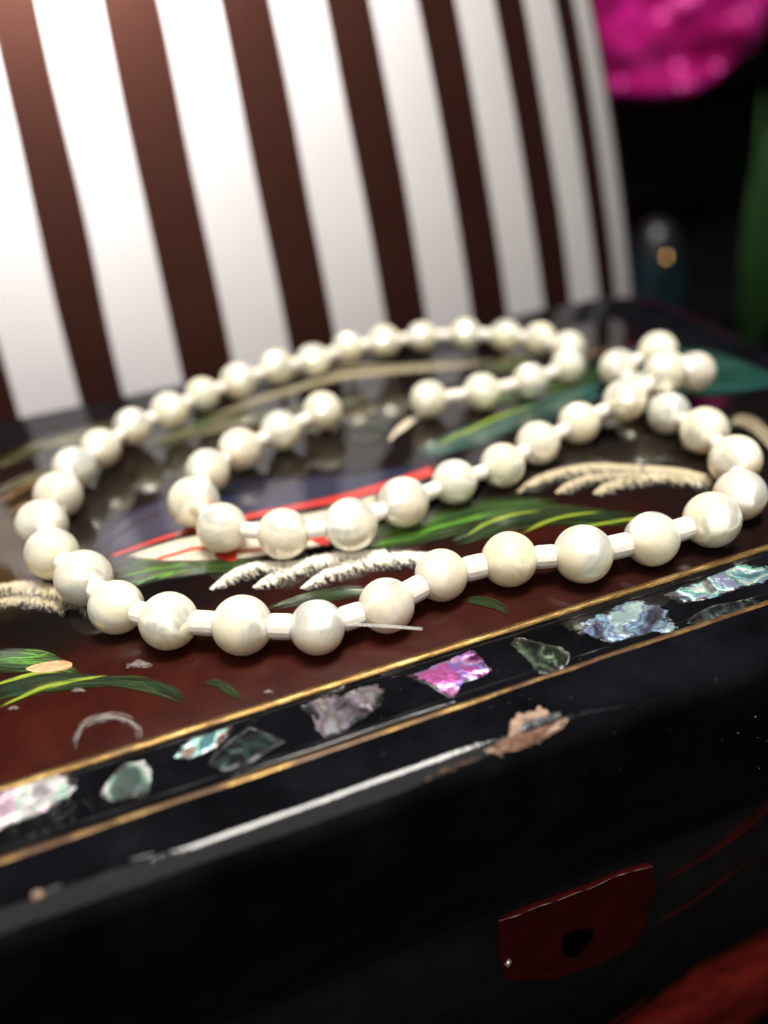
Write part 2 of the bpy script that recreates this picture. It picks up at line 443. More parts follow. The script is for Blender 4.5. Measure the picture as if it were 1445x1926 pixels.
# --- seeing where a photograph pixel falls on the front of the box (profile along X)
FRONT = [(YF+0.04, 0.0)] + [(YF+i, z) for i, z in reversed(PROF)] + [(BODY_Y, SEAM-0.001), (BODY_Y, TABLE_Z)]
def hit(px, py, lift=0.0):
    v = ray(px, py); best = None
    for (ya, za), (yb, zb) in zip(FRONT, FRONT[1:]):
        ny, nz = (za-zb), (yb-ya)          # normal of the segment's plane in the YZ plane
        L = math.hypot(ny, nz)
        if L < 1e-9: continue
        ny, nz = ny/L, nz/L
        if nz < -1e-6 or (abs(nz) < 1e-6 and ny > 0): ny, nz = -ny, -nz
        den = ny*v.y + nz*v.z
        if abs(den) < 1e-9: continue
        t = (ny*(ya-CAM.y) + nz*(za-CAM.z))/den
        if t <= 0: continue
        p = CAM + v*t
        s = ((p.y-ya)*(yb-ya) + (p.z-za)*(zb-za))/(L*L)
        if -0.02 <= s <= 1.02 and (best is None or t < best[0]):
            n = Vector((0, ny, nz))
            if n.dot(v) > 0: n = -n
            best = (t, p, n)
    if best is None: return at(px, py)
    return best[1] + best[2]*lift

# --- paint strokes on the lid
LAYER = [0]
def ribbon(name, A, B, mat, nu=40, nv=6, lift=None, relief=0.0, where=None, parent=None, rag=0.0):
    """A and B: the stroke's two long edges, as traced points; laid on the lid's surface."""
    LAYER[0] += 1
    z = 0.00017 + LAYER[0]*0.0000035 if lift is None else lift
    if where is None: P = lambda p: at(p[0], p[1], z)
    else: P = lambda p: where(p[0], p[1], z)
    a = catmull([P(p) for p in A], nu); b = catmull([P(p) for p in B], nu)
    v, uv, f = [], [], []
    for i in range(nu+1):
        for j in range(nv+1):
            q = a[i].lerp(b[i], j/nv)
            e = math.sin(math.pi*j/nv)*min(1, 6*min(i/nu, 1-i/nu))
            if rag and (j == 0 or j == nv):
                q = q + (b[i]-a[i])*noise.noise(Vector((i*0.9, j*3.1, LAYER[0])))*rag
            if relief:
                q = q + Vector((0, 0, 1))*relief*e*(0.7+0.6*noise.noise(q*2200)+0.3*noise.noise(q*5000))
            v.append(q); uv.append((i/nu, j/nv))
    for i in range(nu):
        for j in range(nv):
            k = i*(nv+1)+j; f.append((k, k+nv+1, k+nv+2, k+1))
    marks = MARKS.get(mat.name) if (name == 'painted_leaf' and where is None) else None
    if marks is None: return link_mesh(name, v, f, mat, parent or lid, uv)
    nf = len(f); rr = random.Random(LAYER[0]*17); mi = [0]*nf       # fine brush marks, part of the same leaf
    for q in range(12):
        j0 = rr.uniform(0.12, 0.86); j1 = min(0.9, max(0.1, j0+rr.uniform(-0.15, 0.15))); w0 = rr.uniform(0.025, 0.07)
        i0 = rr.randrange(0, nu//2); i1 = min(nu, i0+rr.randrange(nu//4, nu//2+4)); mt = rr.randrange(1, 3)
        for i in range(i0, i1+1):
            t = (i-i0)/(i1-i0); c = j0+(j1-j0)*t; hw = w0*math.sin(math.pi*min(0.97, t+0.03))
            for sgn, vv in ((-1, 0.0), (1, 1.0)):
                p = a[i].lerp(b[i], c+sgn*hw); v.append(p+Vector((0, 0, 0.0000012*(1+q % 2)))); uv.append((t, vv))
            if i > i0:
                k = len(v)-4; f.append((k, k+2, k+3, k+1)); mi.append(mt)
    o = link_mesh(name, v, f, [mat]+marks, parent or lid, uv)
    for p, q in zip(o.data.polygons, mi): p.material_index = q
    return o
MARKS = {}
def stroke(name, pts, wid, mat, taper=(0.35, 1.0, 0.35), **kw):
    """pts: centre line; wid: width in traced pixels."""
    n = len(pts); A, B = [], []
    for i, (x, y) in enumerate(pts):
        x0, y0 = pts[max(i-1, 0)]; x1, y1 = pts[min(i+1, n-1)]
        L = math.hypot(x1-x0, y1-y0) or 1; nx, ny = -(y1-y0)/L, (x1-x0)/L
        t = i/(n-1)
        k = taper[0]+(taper[1]-taper[0])*min(1, t*2) if t < 0.5 else taper[1]+(taper[2]-taper[1])*(t*2-1)
        A.append((x-nx*wid*k/2, y-ny*wid*k/2)); B.append((x+nx*wid*k/2, y+ny*wid*k/2))
    return ribbon(name, A, B, mat, **kw)

PM = dict(
    navy=paint_mat('navy_paint', (0.0015, 0.003, 0.015), (0.004, 0.009, 0.048), (2, 5), 0.6, 0.5, 0.25, 0.95),
    red=paint_mat('red_paint', (0.36, 0.010, 0.006), (0.62, 0.030, 0.015), (6, 3), 0.25, 0.25, 0.06),
    cream=paint_mat('cream_paint', (0.50, 0.40, 0.27), (0.80, 0.73, 0.58), (4, 6), 0.25, 0.35, 0.12),
    green=paint_mat('green_paint', (0.006, 0.020, 0.006), (0.030, 0.085, 0.014), (2, 13), 0.6, 0.75, 0.3, 0.95),
    dgreen=paint_mat('dark_green_paint', (0.005, 0.012, 0.005), (0.012, 0.036, 0.012), (2, 9), 0.8, 0.8, 0.4, 0.85),
    olive=paint_mat('olive_paint', (0.012, 0.015, 0.005), (0.075, 0.075, 0.024), (2, 10), 0.8, 0.9, 0.4, 0.85),
    lime=paint_mat('lime_paint', (0.10, 0.17, 0.010), (0.34, 0.42, 0.035), (4, 4), 0.6, 0.45, 0.35, 0.95),
    limeg=paint_mat('bright_green_paint', (0.035, 0.14, 0.012), (0.12, 0.33, 0.03), (4, 4), 0.7, 0.5, 0.4, 0.9),
    teal=paint_mat('teal_paint', (0.004, 0.028, 0.018), (0.020, 0.075, 0.060), (2, 12), 0.4, 0.7, 0.2, 1.0, second=(0.11, 0.19, 0.22)),
    tealg=paint_mat('teal_green_paint', (0.003, 0.022, 0.014), (0.008, 0.050, 0.036), (2, 10), 0.35, 0.5, 0.12, 1.0, second=(0.025, 0.085, 0.100)),
    tan=paint_mat('tan_paint', (0.10, 0.075, 0.035), (0.44, 0.38, 0.25), (3, 9), 0.6, 0.7, 0.3, 0.9),
    ochre=paint_mat('ochre_paint', (0.07, 0.035, 0.010), (0.26, 0.14, 0.05), (3, 7), 0.8, 0.9, 0.4, 0.8),
    plume=paint_mat('plume_paint', (0.015, 0.015, 0.016), (0.42, 0.38, 0.30), (36, 3.2), 0.35, 0.45, 0.05, 1.0, bias=0.50, rough=0.5, second=(0.90, 0.85, 0.73), v_tone=-0.70, fade=1.0),
    plumeg=paint_mat('grey_plume_paint', (0.02, 0.022, 0.026), (0.30, 0.26, 0.17), (32, 3.2), 0.35, 0.45, 0.05, 1.0, bias=0.50, rough=0.5, second=(0.52, 0.43, 0.28), v_tone=-0.70, fade=1.0),
    scuff_glint=paint_mat('pale_scuff_glint', (0.22, 0.19, 0.18), (0.5, 0.46, 0.44), (7, 5), 0.9, 1.0, 0.5, 0.42),  # shared by the real ring scuff and the painted glints
    peach=paint_mat('peach_bare_wood', (0.50, 0.22, 0.10), (0.82, 0.47, 0.28), (4, 4), 0.12, 0.25, 0.08),
)
for nm in ('green', 'dgreen'): MARKS[PM[nm].name] = [PM['limeg'] if nm == 'green' else PM['green'], PM['olive']]
MARKS[PM['olive'].name] = [PM['tan'], PM['dgreen']]
for nm in ('teal', 'tealg'): MARKS[PM[nm].name] = [PM['dgreen'], PM['tealg'] if nm == 'teal' else PM['teal']]
# the navy ground above the red and white eave
ribbon('painted_sky_band', [(150, 1030), (250, 952), (400, 905), (560, 888), (700, 878), (830, 862)], [(180, 1062), (290, 1025), (400, 1000), (560, 972), (700, 935), (830, 892)], PM['navy'])
ribbon('painted_leaf', [(190, 1060), (300, 1040), (400, 1040), (500, 1052)], [(225, 1115), (300, 1098), (390, 1082), (490, 1075)], PM['green'])
ribbon('painted_eave', [(222, 1049), (300, 1022), (372, 1002), (470, 980), (620, 952), (705, 928), (720, 924)], [(300, 1054), (400, 1056), (470, 1052), (560, 1040), (640, 1018), (700, 985), (722, 965)], PM['cream'])
stroke('painted_red_line', [(200, 1049), (300, 1014), (370, 994), (470, 971), (620, 941), (720, 915), (822, 882)], 12, PM['red'], (0.45, 1.0, 1.75))
stroke('painted_red_line', [(290, 1053), (330, 1042), (370, 1031), (425, 1036), (480, 1034), (600, 1011), (700, 985)], 8, PM['red'], (0.9, 1.0, 0.7))
stroke('painted_red_knot', [(405, 1041), (424, 1046), (446, 1048)], 20, PM['red'], (0.8, 1.0, 0.8), nu=12)
stroke('painted_red_knot', [(590, 1013), (606, 1018), (622, 1022)], 18, PM['red'], (0.8, 1.0, 0.8), nu=12)
stroke('painted_orange_dot', [(700, 1021), (716, 1018), (730, 1016)], 12, PM['ochre'], nu=10)
# leaves and grass
stroke('painted_grass_blade', [(246, 1105), (275, 1090), (305, 1080), (345, 1072)], 8, PM['limeg'])
stroke('painted_grass_blade', [(215, 1088), (250, 1079), (300, 1070), (360, 1062)], 7, PM['limeg'])
stroke('painted_grass_blade', [(498, 1146), (545, 1131), (600, 1119), (660, 1113), (715, 1116)], 11, PM['limeg'])
ribbon('painted_leaf', [(500, 1140), (570, 1112), (650, 1098), (760, 1108)], [(510, 1150), (580, 1140), (660, 1130), (760, 1128)], PM['dgreen'])
ribbon('painted_leaf', [(640, 1000), (780, 962), (900, 935), (1050, 935)], [(660, 1045), (790, 1025), (900, 1000), (1060, 965)], PM['green'])
ribbon('painted_leaf', [(840, 1010), (930, 962), (1040, 945), (1220, 962)], [(860, 1030), (950, 1010), (1060, 992), (1210, 992)], PM['dgreen'])
stroke('painted_grass_blade', [(870, 1013), (890, 999), (916, 984), (964, 968), (1022, 959)], 9, PM['lime'])
stroke('painted_grass_blade', [(976, 1007), (998, 995), (1021, 984), (1068, 970), (1140, 961)], 9, PM['lime'])
stroke('painted_grass_blade', [(1044, 1016), (1075, 1000), (1111, 989), (1180, 977), (1240, 975)], 9, PM['lime'])
ribbon('painted_leaf', [(770, 852), (804, 830), (864, 802), (925, 781), (1000, 752), (1130, 700)], [(784, 862), (825, 861), (895, 843), (971, 815), (1040, 792), (1150, 742)], PM['teal'])
stroke('painted_leaf_vein', [(815, 843), (850, 823), (880, 810), (925, 789), (960, 776), (1010, 762)], 10, PM['lime'])
ribbon('painted_leaf', [(1120, 668), (1220, 642), (1300, 650), (1363, 661), (1450, 700), (1500, 722)], [(1120, 730), (1230, 765), (1323, 756), (1385, 746), (1450, 730), (1500, 730)], PM['tealg'])
ribbon('painted_leaf', [(880, 735), (960, 712), (1040, 690), (1130, 690)], [(900, 778), (980, 760), (1060, 745), (1130, 722)], PM['green'])
stroke('painted_petal', [(732, 830), (743, 815), (757, 803), (782, 786), (815, 778)], 15, PM['cream'], (0.25, 1.0, 0.6))
stroke('painted_branch', [(280, 832), (380, 793), (500, 748), (560, 729), (621, 711), (697, 701), (788, 693), (870, 686), (960, 672)], 19, PM['tan'], (0.5, 1.0, 0.4))
stroke('painted_branch', [(470, 716), (560, 700), (660, 690), (760, 688), (860, 678)], 12, PM['tan'], (0.4, 0.7, 0.3))
for pts, wd in (([(150, 838), (230, 800), (330, 770), (430, 752)], 34), ([(-20, 880), (60, 845), (150, 820), (240, 790)], 36),
                ([(250, 850), (340, 818), (440, 792), (540, 770)], 28), ([(-20, 930), (40, 905), (90, 890), (150, 862)], 26),
                ([(890, 700), (950, 684), (1010, 662), (1060, 655)], 28), ([(470, 800), (560, 772), (640, 760), (700, 742)], 22)):
    stroke('painted_leaf', pts, wd*1.2, PM['olive'])
for pts, wd in (([(200, 812), (270, 788), (340, 768)], 14), ([(300, 822), (380, 792), (460, 770)], 13), ([(440, 728), (480, 716), (520, 712)], 14), ([(900, 700), (960, 690), (1010, 680)], 14)):
    stroke('painted_grass_blade', pts, wd, PM['green'])
for pts, wd in (([(-10, 946), (30, 926), (80, 902)], 16), ([(10, 970), (45, 950), (90, 935)], 12), ([(1090, 672), (1120, 663), (1150, 658)], 12)):
    stroke('painted_ochre_dab', pts, wd, PM['ochre'])
ring_pts = [(655, 815), (668, 803), (692, 798), (716, 803), (724, 815), (712, 828), (690, 832), (665, 827), (655, 815)]
stroke('painted_eye', ring_pts, 15, PM['dgreen'], (1, 1, 1), nu=40)
stroke('painted_gold_scratch', [(668, 768), (684, 776), (700, 777), (712, 768)], 5, PM['ochre'], nu=14)
stroke('painted_gold_scratch', [(690, 764), (699, 773), (696, 782)], 4, PM['tan'], nu=12)
# raised white plumes, one mesh each
def plume(ridge, wid, mat, rel=0.00003):
    A = [(x, y-wid*0.28*min(1, 5*i/(len(ridge)-1)+0.15)) for i, (x, y) in enumerate(ridge)]
    B = [(x+wid*0.25, y+wid*1.05*min(1, 3*i/(len(ridge)-1)+0.08)) for i, (x, y) in enumerate(ridge)]
    return ribbon('painted_plume', A, B, mat, nu=90, nv=10, relief=rel)
plume([(392, 1110), (418, 1090), (445, 1073), (480, 1063), (530, 1061), (580, 1058)], 30, PM['plume'])
plume([(472, 1107), (500, 1090), (530, 1073), (590, 1052), (650, 1043), (730, 1040)], 36, PM['plume'])
plume([(562, 1109), (590, 1090), (620, 1072), (690, 1052), (770, 1043), (840, 1052)], 34, PM['plume'])
plume([(968, 929), (997, 907), (1044, 888), (1115, 876), (1187, 878), (1281, 886), (1345, 902)], 26, PM['plumeg'])
plume([(1042, 928), (1060, 915), (1082, 905), (1120, 892), (1180, 888), (1240, 890)], 26, PM['plumeg'])
plume([(1113, 930), (1130, 917), (1149, 908), (1187, 897), (1258, 893), (1340, 903)], 28, PM['plumeg'])
plume([(-60, 1122), (0, 1108), (50, 1101), (100, 1108), (150, 1126), (190, 1150)], 46, PM['plumeg'])
plume([(-60, 1142), (0, 1130), (40, 1124), (80, 1128), (120, 1140)], 28, PM['plumeg'])
stroke('painted_petal', [(1366, 797), (1396, 790), (1430, 808), (1460, 842), (1490, 880)], 34, PM['tan'], (0.6, 1, 0.6))
# lower left leaves, the peach flake, ring scuff, painted glints
ribbon('painted_leaf', [(-30, 1222), (30, 1216), (90, 1222), (145, 1258)], [(-30, 1262), (30, 1268), (90, 1266), (160, 1272)], PM['green'])
ribbon('painted_leaf', [(-30, 1285), (60, 1262), (150, 1264), (240, 1268)], [(-30, 1330), (60, 1312), (150, 1298), (250, 1290)], PM['dgreen'])
ribbon('painted_leaf', [(180, 1270), (250, 1268), (310, 1278), (360, 1310)], [(190, 1290), (260, 1302), (310, 1318), (350, 1328)], PM['dgreen'])
ribbon('painted_leaf', [(380, 1280), (410, 1276), (440, 1290), (460, 1315)], [(380, 1290), (405, 1296), (430, 1310), (450, 1325)], PM['dgreen'])
ribbon('painted_leaf', [(870, 1122), (910, 1120), (940, 1130), (965, 1150)], [(875, 1135), (910, 1142), (935, 1150), (955, 1158)], PM['dgreen'])
stroke('painted_grass_blade', [(-20, 1292), (30, 1276), (70, 1266), (120, 1262)], 11, PM['lime'])
stroke('painted_grass_blade', [(-20, 1246), (20, 1238), (60, 1236), (100, 1228)], 10, PM['limeg'])
stroke('painted_grass_blade', [(-10, 1334), (40, 1311), (90, 1291), (140, 1280), (205, 1270)], 12, PM['lime'])
ribbon('bare_wood_flake', [(46, 1257), (75, 1246), (112, 1241), (132, 1244), (137, 1250)], [(50, 1260), (72, 1267), (100, 1264), (122, 1261), (136, 1254)], PM['peach'], nu=20, rag=0.08)
ring2 = [(138, 1410), (143, 1385), (160, 1362), (195, 1349), (232, 1350), (258, 1368), (264, 1392)]
stroke('pale_ring_scuff', ring2, 22, PM['scuff_glint'], (0.5, 1.0, 0.7), nu=60)
for x, y, s in ((148, 1297, 14), (26, 1331, 12), (505, 1300, 10), (262, 1248, 26), (915, 1060, 18)):  # small glints and hazy reflections, painted as pale dabs
    stroke('pale_scuff_glint', [(x-s, y+s*0.2), (x, y), (x+s, y+s*0.15)], s*0.8, PM['scuff_glint'], nu=10)

# --- abalone shell inlays in the front border
def inlay(poly, mat, h=0.00010, label=None):
    P = [at(x, y, 0.00003) for x, y in poly]
    c = sum(P, Vector())/len(P)
    P = [c+(q-c)*1.10 for q in P]
    n = len(P); rim = []
    for i in range(n):            # roughen the outline
        a, b = P[i], P[(i+1) % n]
        for k in range(5):
            q = a.lerp(b, k/5); q += (q-c)*0.10*noise.noise(q*1500)
            rim.append(q)
    m = len(rim); v = list(rim); f = []
    RN = 6
    for r in range(1, RN):
        for q in rim:
            s = c.lerp(q, 1-r/RN); e = min(1, r*1.2)
            v.append(s + Vector((0, 0, h*e*(1+0.7*noise.noise(s*500)+0.15*noise.noise(s*2600)))))
    v.append(c + Vector((0, 0, h)))
    for r in range(RN-1):
        for k in range(m): f.append((r*m+k, r*m+(k+1) % m, (r+1)*m+(k+1) % m, (r+1)*m+k))
    for k in range(m): f.append(((RN-1)*m+k, (RN-1)*m+(k+1) % m, len(v)-1))
    uv = [(r/RN, k/m) for r in range(RN) for k in range(m)] + [(1.0, 0.0)]
    o = link_mesh('shell_inlay', v, f, mat, lid, uv)
    if label: o['label'] = label
    return o
K = (0.03, 0.035, 0.04)
inlay([(-90, 1545), (-40, 1502), (0, 1490), (60, 1472), (118, 1457), (141, 1468), (126, 1492), (100, 1514), (50, 1538), (0, 1557), (-60, 1580)], shell_mat('shell_pink_green', [(0.25, 0.25, 0.28), (0.90, 0.66, 0.68), (1.0, 0.97, 0.92), (0.45, 0.85, 0.58), (0.85, 0.55, 0.66)], 1), label='bright pink and green shell inlay')
inlay([(192, 1492), (212, 1462), (236, 1437), (268, 1434), (283, 1452), (276, 1486), (246, 1496), (212, 1505)], shell_mat('shell_green_white', [(0.10, 0.14, 0.13), (0.28, 0.48, 0.38), (0.70, 0.85, 0.66), (0.90, 0.95, 0.85), (0.22, 0.38, 0.33)], 2), label='green and white shell inlay')
inlay([(334, 1421), (346, 1402), (366, 1389), (402, 1378), (438, 1366), (428, 1384), (410, 1402), (386, 1413), (360, 1424)], shell_mat('shell_rose_teal', [(0.16, 0.07, 0.08), (0.40, 0.22, 0.20), (0.24, 0.66, 0.62), (0.60, 0.90, 0.70), (0.08, 0.22, 0.25)], 3), label='rose and teal shell inlay')
inlay([(398, 1432), (412, 1412), (440, 1390), (468, 1370), (500, 1382), (531, 1394), (500, 1414), (455, 1440), (424, 1446)], shell_mat('shell_dark_teal', [(0.004, 0.005, 0.006), (0.010, 0.015, 0.017), (0.025, 0.05, 0.05), (0.010, 0.013, 0.016)], 4, 0.4), label='dark smoky shell inlay')
inlay([(571, 1331), (585, 1321), (604, 1314), (640, 1311), (676, 1294), (700, 1291), (716, 1302), (712, 1326), (676, 1350), (640, 1374), (614, 1386), (600, 1370), (592, 1345)], shell_mat('shell_lilac_grey', [(0.04, 0.035, 0.045), (0.14, 0.11, 0.13), (0.26, 0.23, 0.30), (0.16, 0.12, 0.11), (0.36, 0.38, 0.44)], 5), label='lilac grey shell inlay')
inlay([(772, 1271), (800, 1262), (846, 1243), (884, 1224), (902, 1242), (920, 1262), (896, 1275), (868, 1283), (853, 1310), (832, 1300), (808, 1286)], shell_mat('shell_magenta_violet', [(0.08, 0.02, 0.08), (0.40, 0.09, 0.30), (0.62, 0.34, 0.62), (0.20, 0.20, 0.60), (0.45, 0.10, 0.33)], 6), label='magenta and violet shell inlay')
inlay([(964, 1212), (974, 1202), (990, 1203), (1022, 1212), (1052, 1217), (1068, 1230), (1062, 1250), (1042, 1263), (1010, 1264), (1000, 1246), (984, 1230)], shell_mat('shell_dark_green', [(0.012, 0.015, 0.012), (0.035, 0.045, 0.035), (0.07, 0.10, 0.065), (0.14, 0.20, 0.13), (0.02, 0.03, 0.02)], 7), label='dark green shell inlay')
inlay([(1097, 1173), (1130, 1158), (1162, 1142), (1192, 1131), (1228, 1138), (1248, 1150), (1262, 1172), (1268, 1186), (1222, 1190), (1186, 1196), (1152, 1206), (1120, 1196)], shell_mat('shell_grey_blue', [(0.05, 0.05, 0.08), (0.13, 0.14, 0.26), (0.22, 0.44, 0.50), (0.14, 0.12, 0.34), (0.36, 0.52, 0.54)], 8), label='grey blue shell inlay with a dark speck')
inlay([(1256, 1118), (1290, 1104), (1340, 1085), (1392, 1064), (1430, 1068), (1448, 1078), (1432, 1096), (1384, 1108), (1336, 1124), (1286, 1132)], shell_mat('shell_white_teal', [(0.10, 0.10, 0.12), (0.16, 0.38, 0.42), (0.70, 0.95, 0.88), (0.10, 0.52, 0.38), (0.30, 0.34, 0.50)], 9), label='bright white and sea green shell inlay')
inlay([(1292, 1170), (1316, 1152), (1344, 1139), (1388, 1131), (1422, 1127), (1430, 1136), (1404, 1149), (1364, 1162), (1324, 1172)], shell_mat('shell_smoke', [(0.01, 0.01, 0.011), (0.03, 0.035, 0.038), (0.07, 0.09, 0.09), (0.015, 0.018, 0.02)], 10, 0.35), label='dim smoky shell inlay')
inlay([(1470, 1100), (1500, 1070), (1560, 1050), (1580, 1062), (1550, 1090)], shell_mat('shell_green_grey', [K, (0.3, 0.4, 0.38), (0.5, 0.7, 0.6), K], 11))
# hairline lacquer ripples round the sunken pieces
M_PALE = plain('pale_crack', (0.34, 0.33, 0.33), 0.35, scale=900)
def ripple(pts, r=0.00016, mat=M_BLACK):
    v, f = tube(catmull([at(x, y, 0.00003) for x, y in pts], 40), lambda t: r*(0.55 if mat is M_PALE else 1.0)*max(0.05, 0.3+0.5*math.sin(math.pi*t)+1.1*noise.noise(Vector((t*7, pts[0][0], 0)))))
    return link_mesh('lacquer_ripple', v, f, mat, lid)
for pts in ([(0, 1568), (60, 1548), (110, 1524), (140, 1496), (150, 1466)], [(0, 1578), (70, 1558), (124, 1532), (150, 1504), (146, 1474)], [(20, 1584), (90, 1562), (140, 1538), (160, 1508)],
            [(160, 1480), (172, 1500), (190, 1516), (200, 1512)], [(150, 1500), (166, 1512), (176, 1524)], [(282, 1440), (294, 1456), (290, 1480), (276, 1496)], [(210, 1508), (250, 1502), (278, 1492), (288, 1470)],
            [(180, 1476), (196, 1492), (206, 1508)]):
    ripple(pts)
for pts, r in (([(450, 1442), (470, 1430), (500, 1412), (532, 1394)], 0.00010), ([(566, 1326), (580, 1332), (590, 1350), (600, 1372), (614, 1388)], 0.00012), ([(592, 1316), (606, 1310), (640, 1308)], 0.00009),
              ([(1008, 1266), (1040, 1266), (1064, 1252), (1070, 1230), (1056, 1218)], 0.00013), ([(968, 1208), (980, 1200), (998, 1206)], 0.00011), ([(900, 1240), (918, 1258), (912, 1272)], 0.00009),
              ([(772, 1271), (800, 1282), (826, 1300), (850, 1312)], 0.00009), ([(1340, 1168), (1336, 1156), (1352, 1144)], 0.00009), ([(1110, 1194), (1140, 1206), (1160, 1204)], 0.00010)):
    ripple(pts, r, M_PALE)

# --- worn front edge: chips down to the wood
def chip(name, A, B, mat, relief=0.0003, lift=0.00012, nu=36, nv=10, parent=None, rag=0.22):
    a = catmull([hit(x, y, lift) for x, y in A], nu); b = catmull([hit(x, y, lift) for x, y in B], nu)
    v, f, uv = [], [], []
    sd = A[0][0]*0.013
    for i in range(nu+1):
        for j in range(nv+1):
            q = a[i].lerp(b[i], j/nv)
            edge = min(1.0, 4*min(i/nu, 1-i/nu, j/nv, 1-j/nv))
            q = q + (b[i]-a[i])*rag*noise.noise(Vector((i*0.55, j*0.3, sd)))
            q = q + Vector((0, -0.5, 0.86))*(relief*edge*(0.5+1.2*noise.noise(q*1400+Vector((sd, 0, 0)))+0.5*noise.noise(q*4200)))
            v.append(q); uv.append((i/nu, j/nv))
    for i in range(nu):
        for j in range(nv):
            k = i*(nv+1)+j; f.append((k, k+nv+1, k+nv+2, k+1))
    return link_mesh(name, v, f, mat, parent or lid, uv, smooth=False)
M_WOOD = plain('bare_brown_wood', (0.14, 0.070, 0.042), 0.75, scale=700, var=0.6, bump=0.9, bdist=0.0008)
M_WOODP = plain('splintered_pale_wood', (0.30, 0.20, 0.145), 0.75, scale=900, var=0.5, bump=0.8, bdist=0.0006)
M_FLAKE = plain('curled_lacquer_flake', (0.05, 0.05, 0.058), 0.3, scale=500, var=0.5, bump=0.6, bdist=0.0005)
c1 = chip('edge_chip', [(918, 1409), (950, 1388), (990, 1376), (1030, 1362), (1066, 1350)], [(930, 1418), (965, 1412), (1000, 1402), (1035, 1384), (1064, 1362)], M_WOOD, 0.00022)
c1['label'] = 'brown bare wood where the edge lacquer broke off'
chip('lacquer_flake', [(956, 1384), (966, 1356), (990, 1342), (1018, 1334), (1040, 1348)], [(960, 1388), (978, 1378), (1000, 1370), (1030, 1360), (1046, 1352)], M_WOODP, 0.0003, 0.0002)
chip('lacquer_flake', [(975, 1370), (1000, 1357), (1025, 1350), (1050, 1342)], [(980, 1378), (1005, 1370), (1030, 1362), (1055, 1350)], M_FLAKE, 0.0003, 0.0005)
chip('wood_splinter', [(1025, 1378), (1040, 1366), (1055, 1356), (1068, 1352)], [(1030, 1384), (1045, 1377), (1058, 1367), (1066, 1358)], M_WOODP, 0.0003, 0.0003)
chip('wood_splinter', [(910, 1412), (924, 1408), (940, 1414)], [(914, 1416), (928, 1418), (944, 1424)], M_WOODP, 0.0004, 0.0003, 16, 6)
for A in ([(800, 1466), (816, 1456), (836, 1450), (856, 1446)], [(826, 1450), (850, 1440), (880, 1432), (902, 1424)], [(60, 1690), (72, 1684), (84, 1682)]):
    chip('edge_chip', A, [(x+1, y+2.5) for x, y in A], M_WOOD, 0.0002, 0.00005, 20, 5, rag=0.8)
def edge_line(pts, r, mat, name='edge_scratch'):
    v, f = tube(catmull([hit(x, y, 0.00004) for x, y in pts], 30), lambda t: r*(0.3+0.7*math.sin(math.pi*t)*(0.7+0.5*noise.noise(Vector((t*9, pts[0][0], 0))))))
    return link_mesh(name, v, f, mat, lid)
edge_line([(1060, 1356), (1100, 1342), (1140, 1334), (1178, 1328)], 0.000035, M_FLAKE)
edge_line([(246, 1618), (268, 1612), (290, 1606)], 0.00008, M_PALE)
chip('edge_chip', [(62, 1682), (72, 1676), (84, 1678)], [(62, 1692), (74, 1694), (84, 1686)], M_WOODP, 0.0004, 0.0002, 14, 6)
chip('edge_chip', [(86, 1676), (100, 1670), (116, 1664)], [(88, 1680), (102, 1677), (116, 1668)], M_FLAKE, 0.0004, 0.0002, 14, 6)

# --- a little dust lying on the lacquer
def dust():
    r = random.Random(12); v, f = [], []
    for k in range(150):
        px, py = r.uniform(0, 1445), r.uniform(1050, 1490)
        p = hit(px, py, 0.00005); n = len(v); a = r.uniform(0.00002, 0.000045)*(2.2 if r.random() < 0.08 else 1)
        d = Vector((r.uniform(-1, 1), r.uniform(-1, 1), r.uniform(-0.2, 0.2))).normalized(); e = d.cross(Vector((0, 0, 1)))
        q = r.uniform(1, 2.2)
        v += [p+d*a*q, p-d*a*q, p+e*a, p-e*a, p+Vector((0, 0, a)), p-Vector((0, 0, a*0.5))]
        for t in ((0, 2, 4), (2, 1, 4), (1, 3, 4), (3, 0, 4), (2, 0, 5), (1, 2, 5), (3, 1, 5), (0, 3, 5)): f.append(tuple(n+i for i in t))
    o = link_mesh('dust', v, f, plain('dust_grey', (0.30, 0.28, 0.26), 0.9, scale=900), lid, smooth=False)
    o['kind'] = 'stuff'
dust()

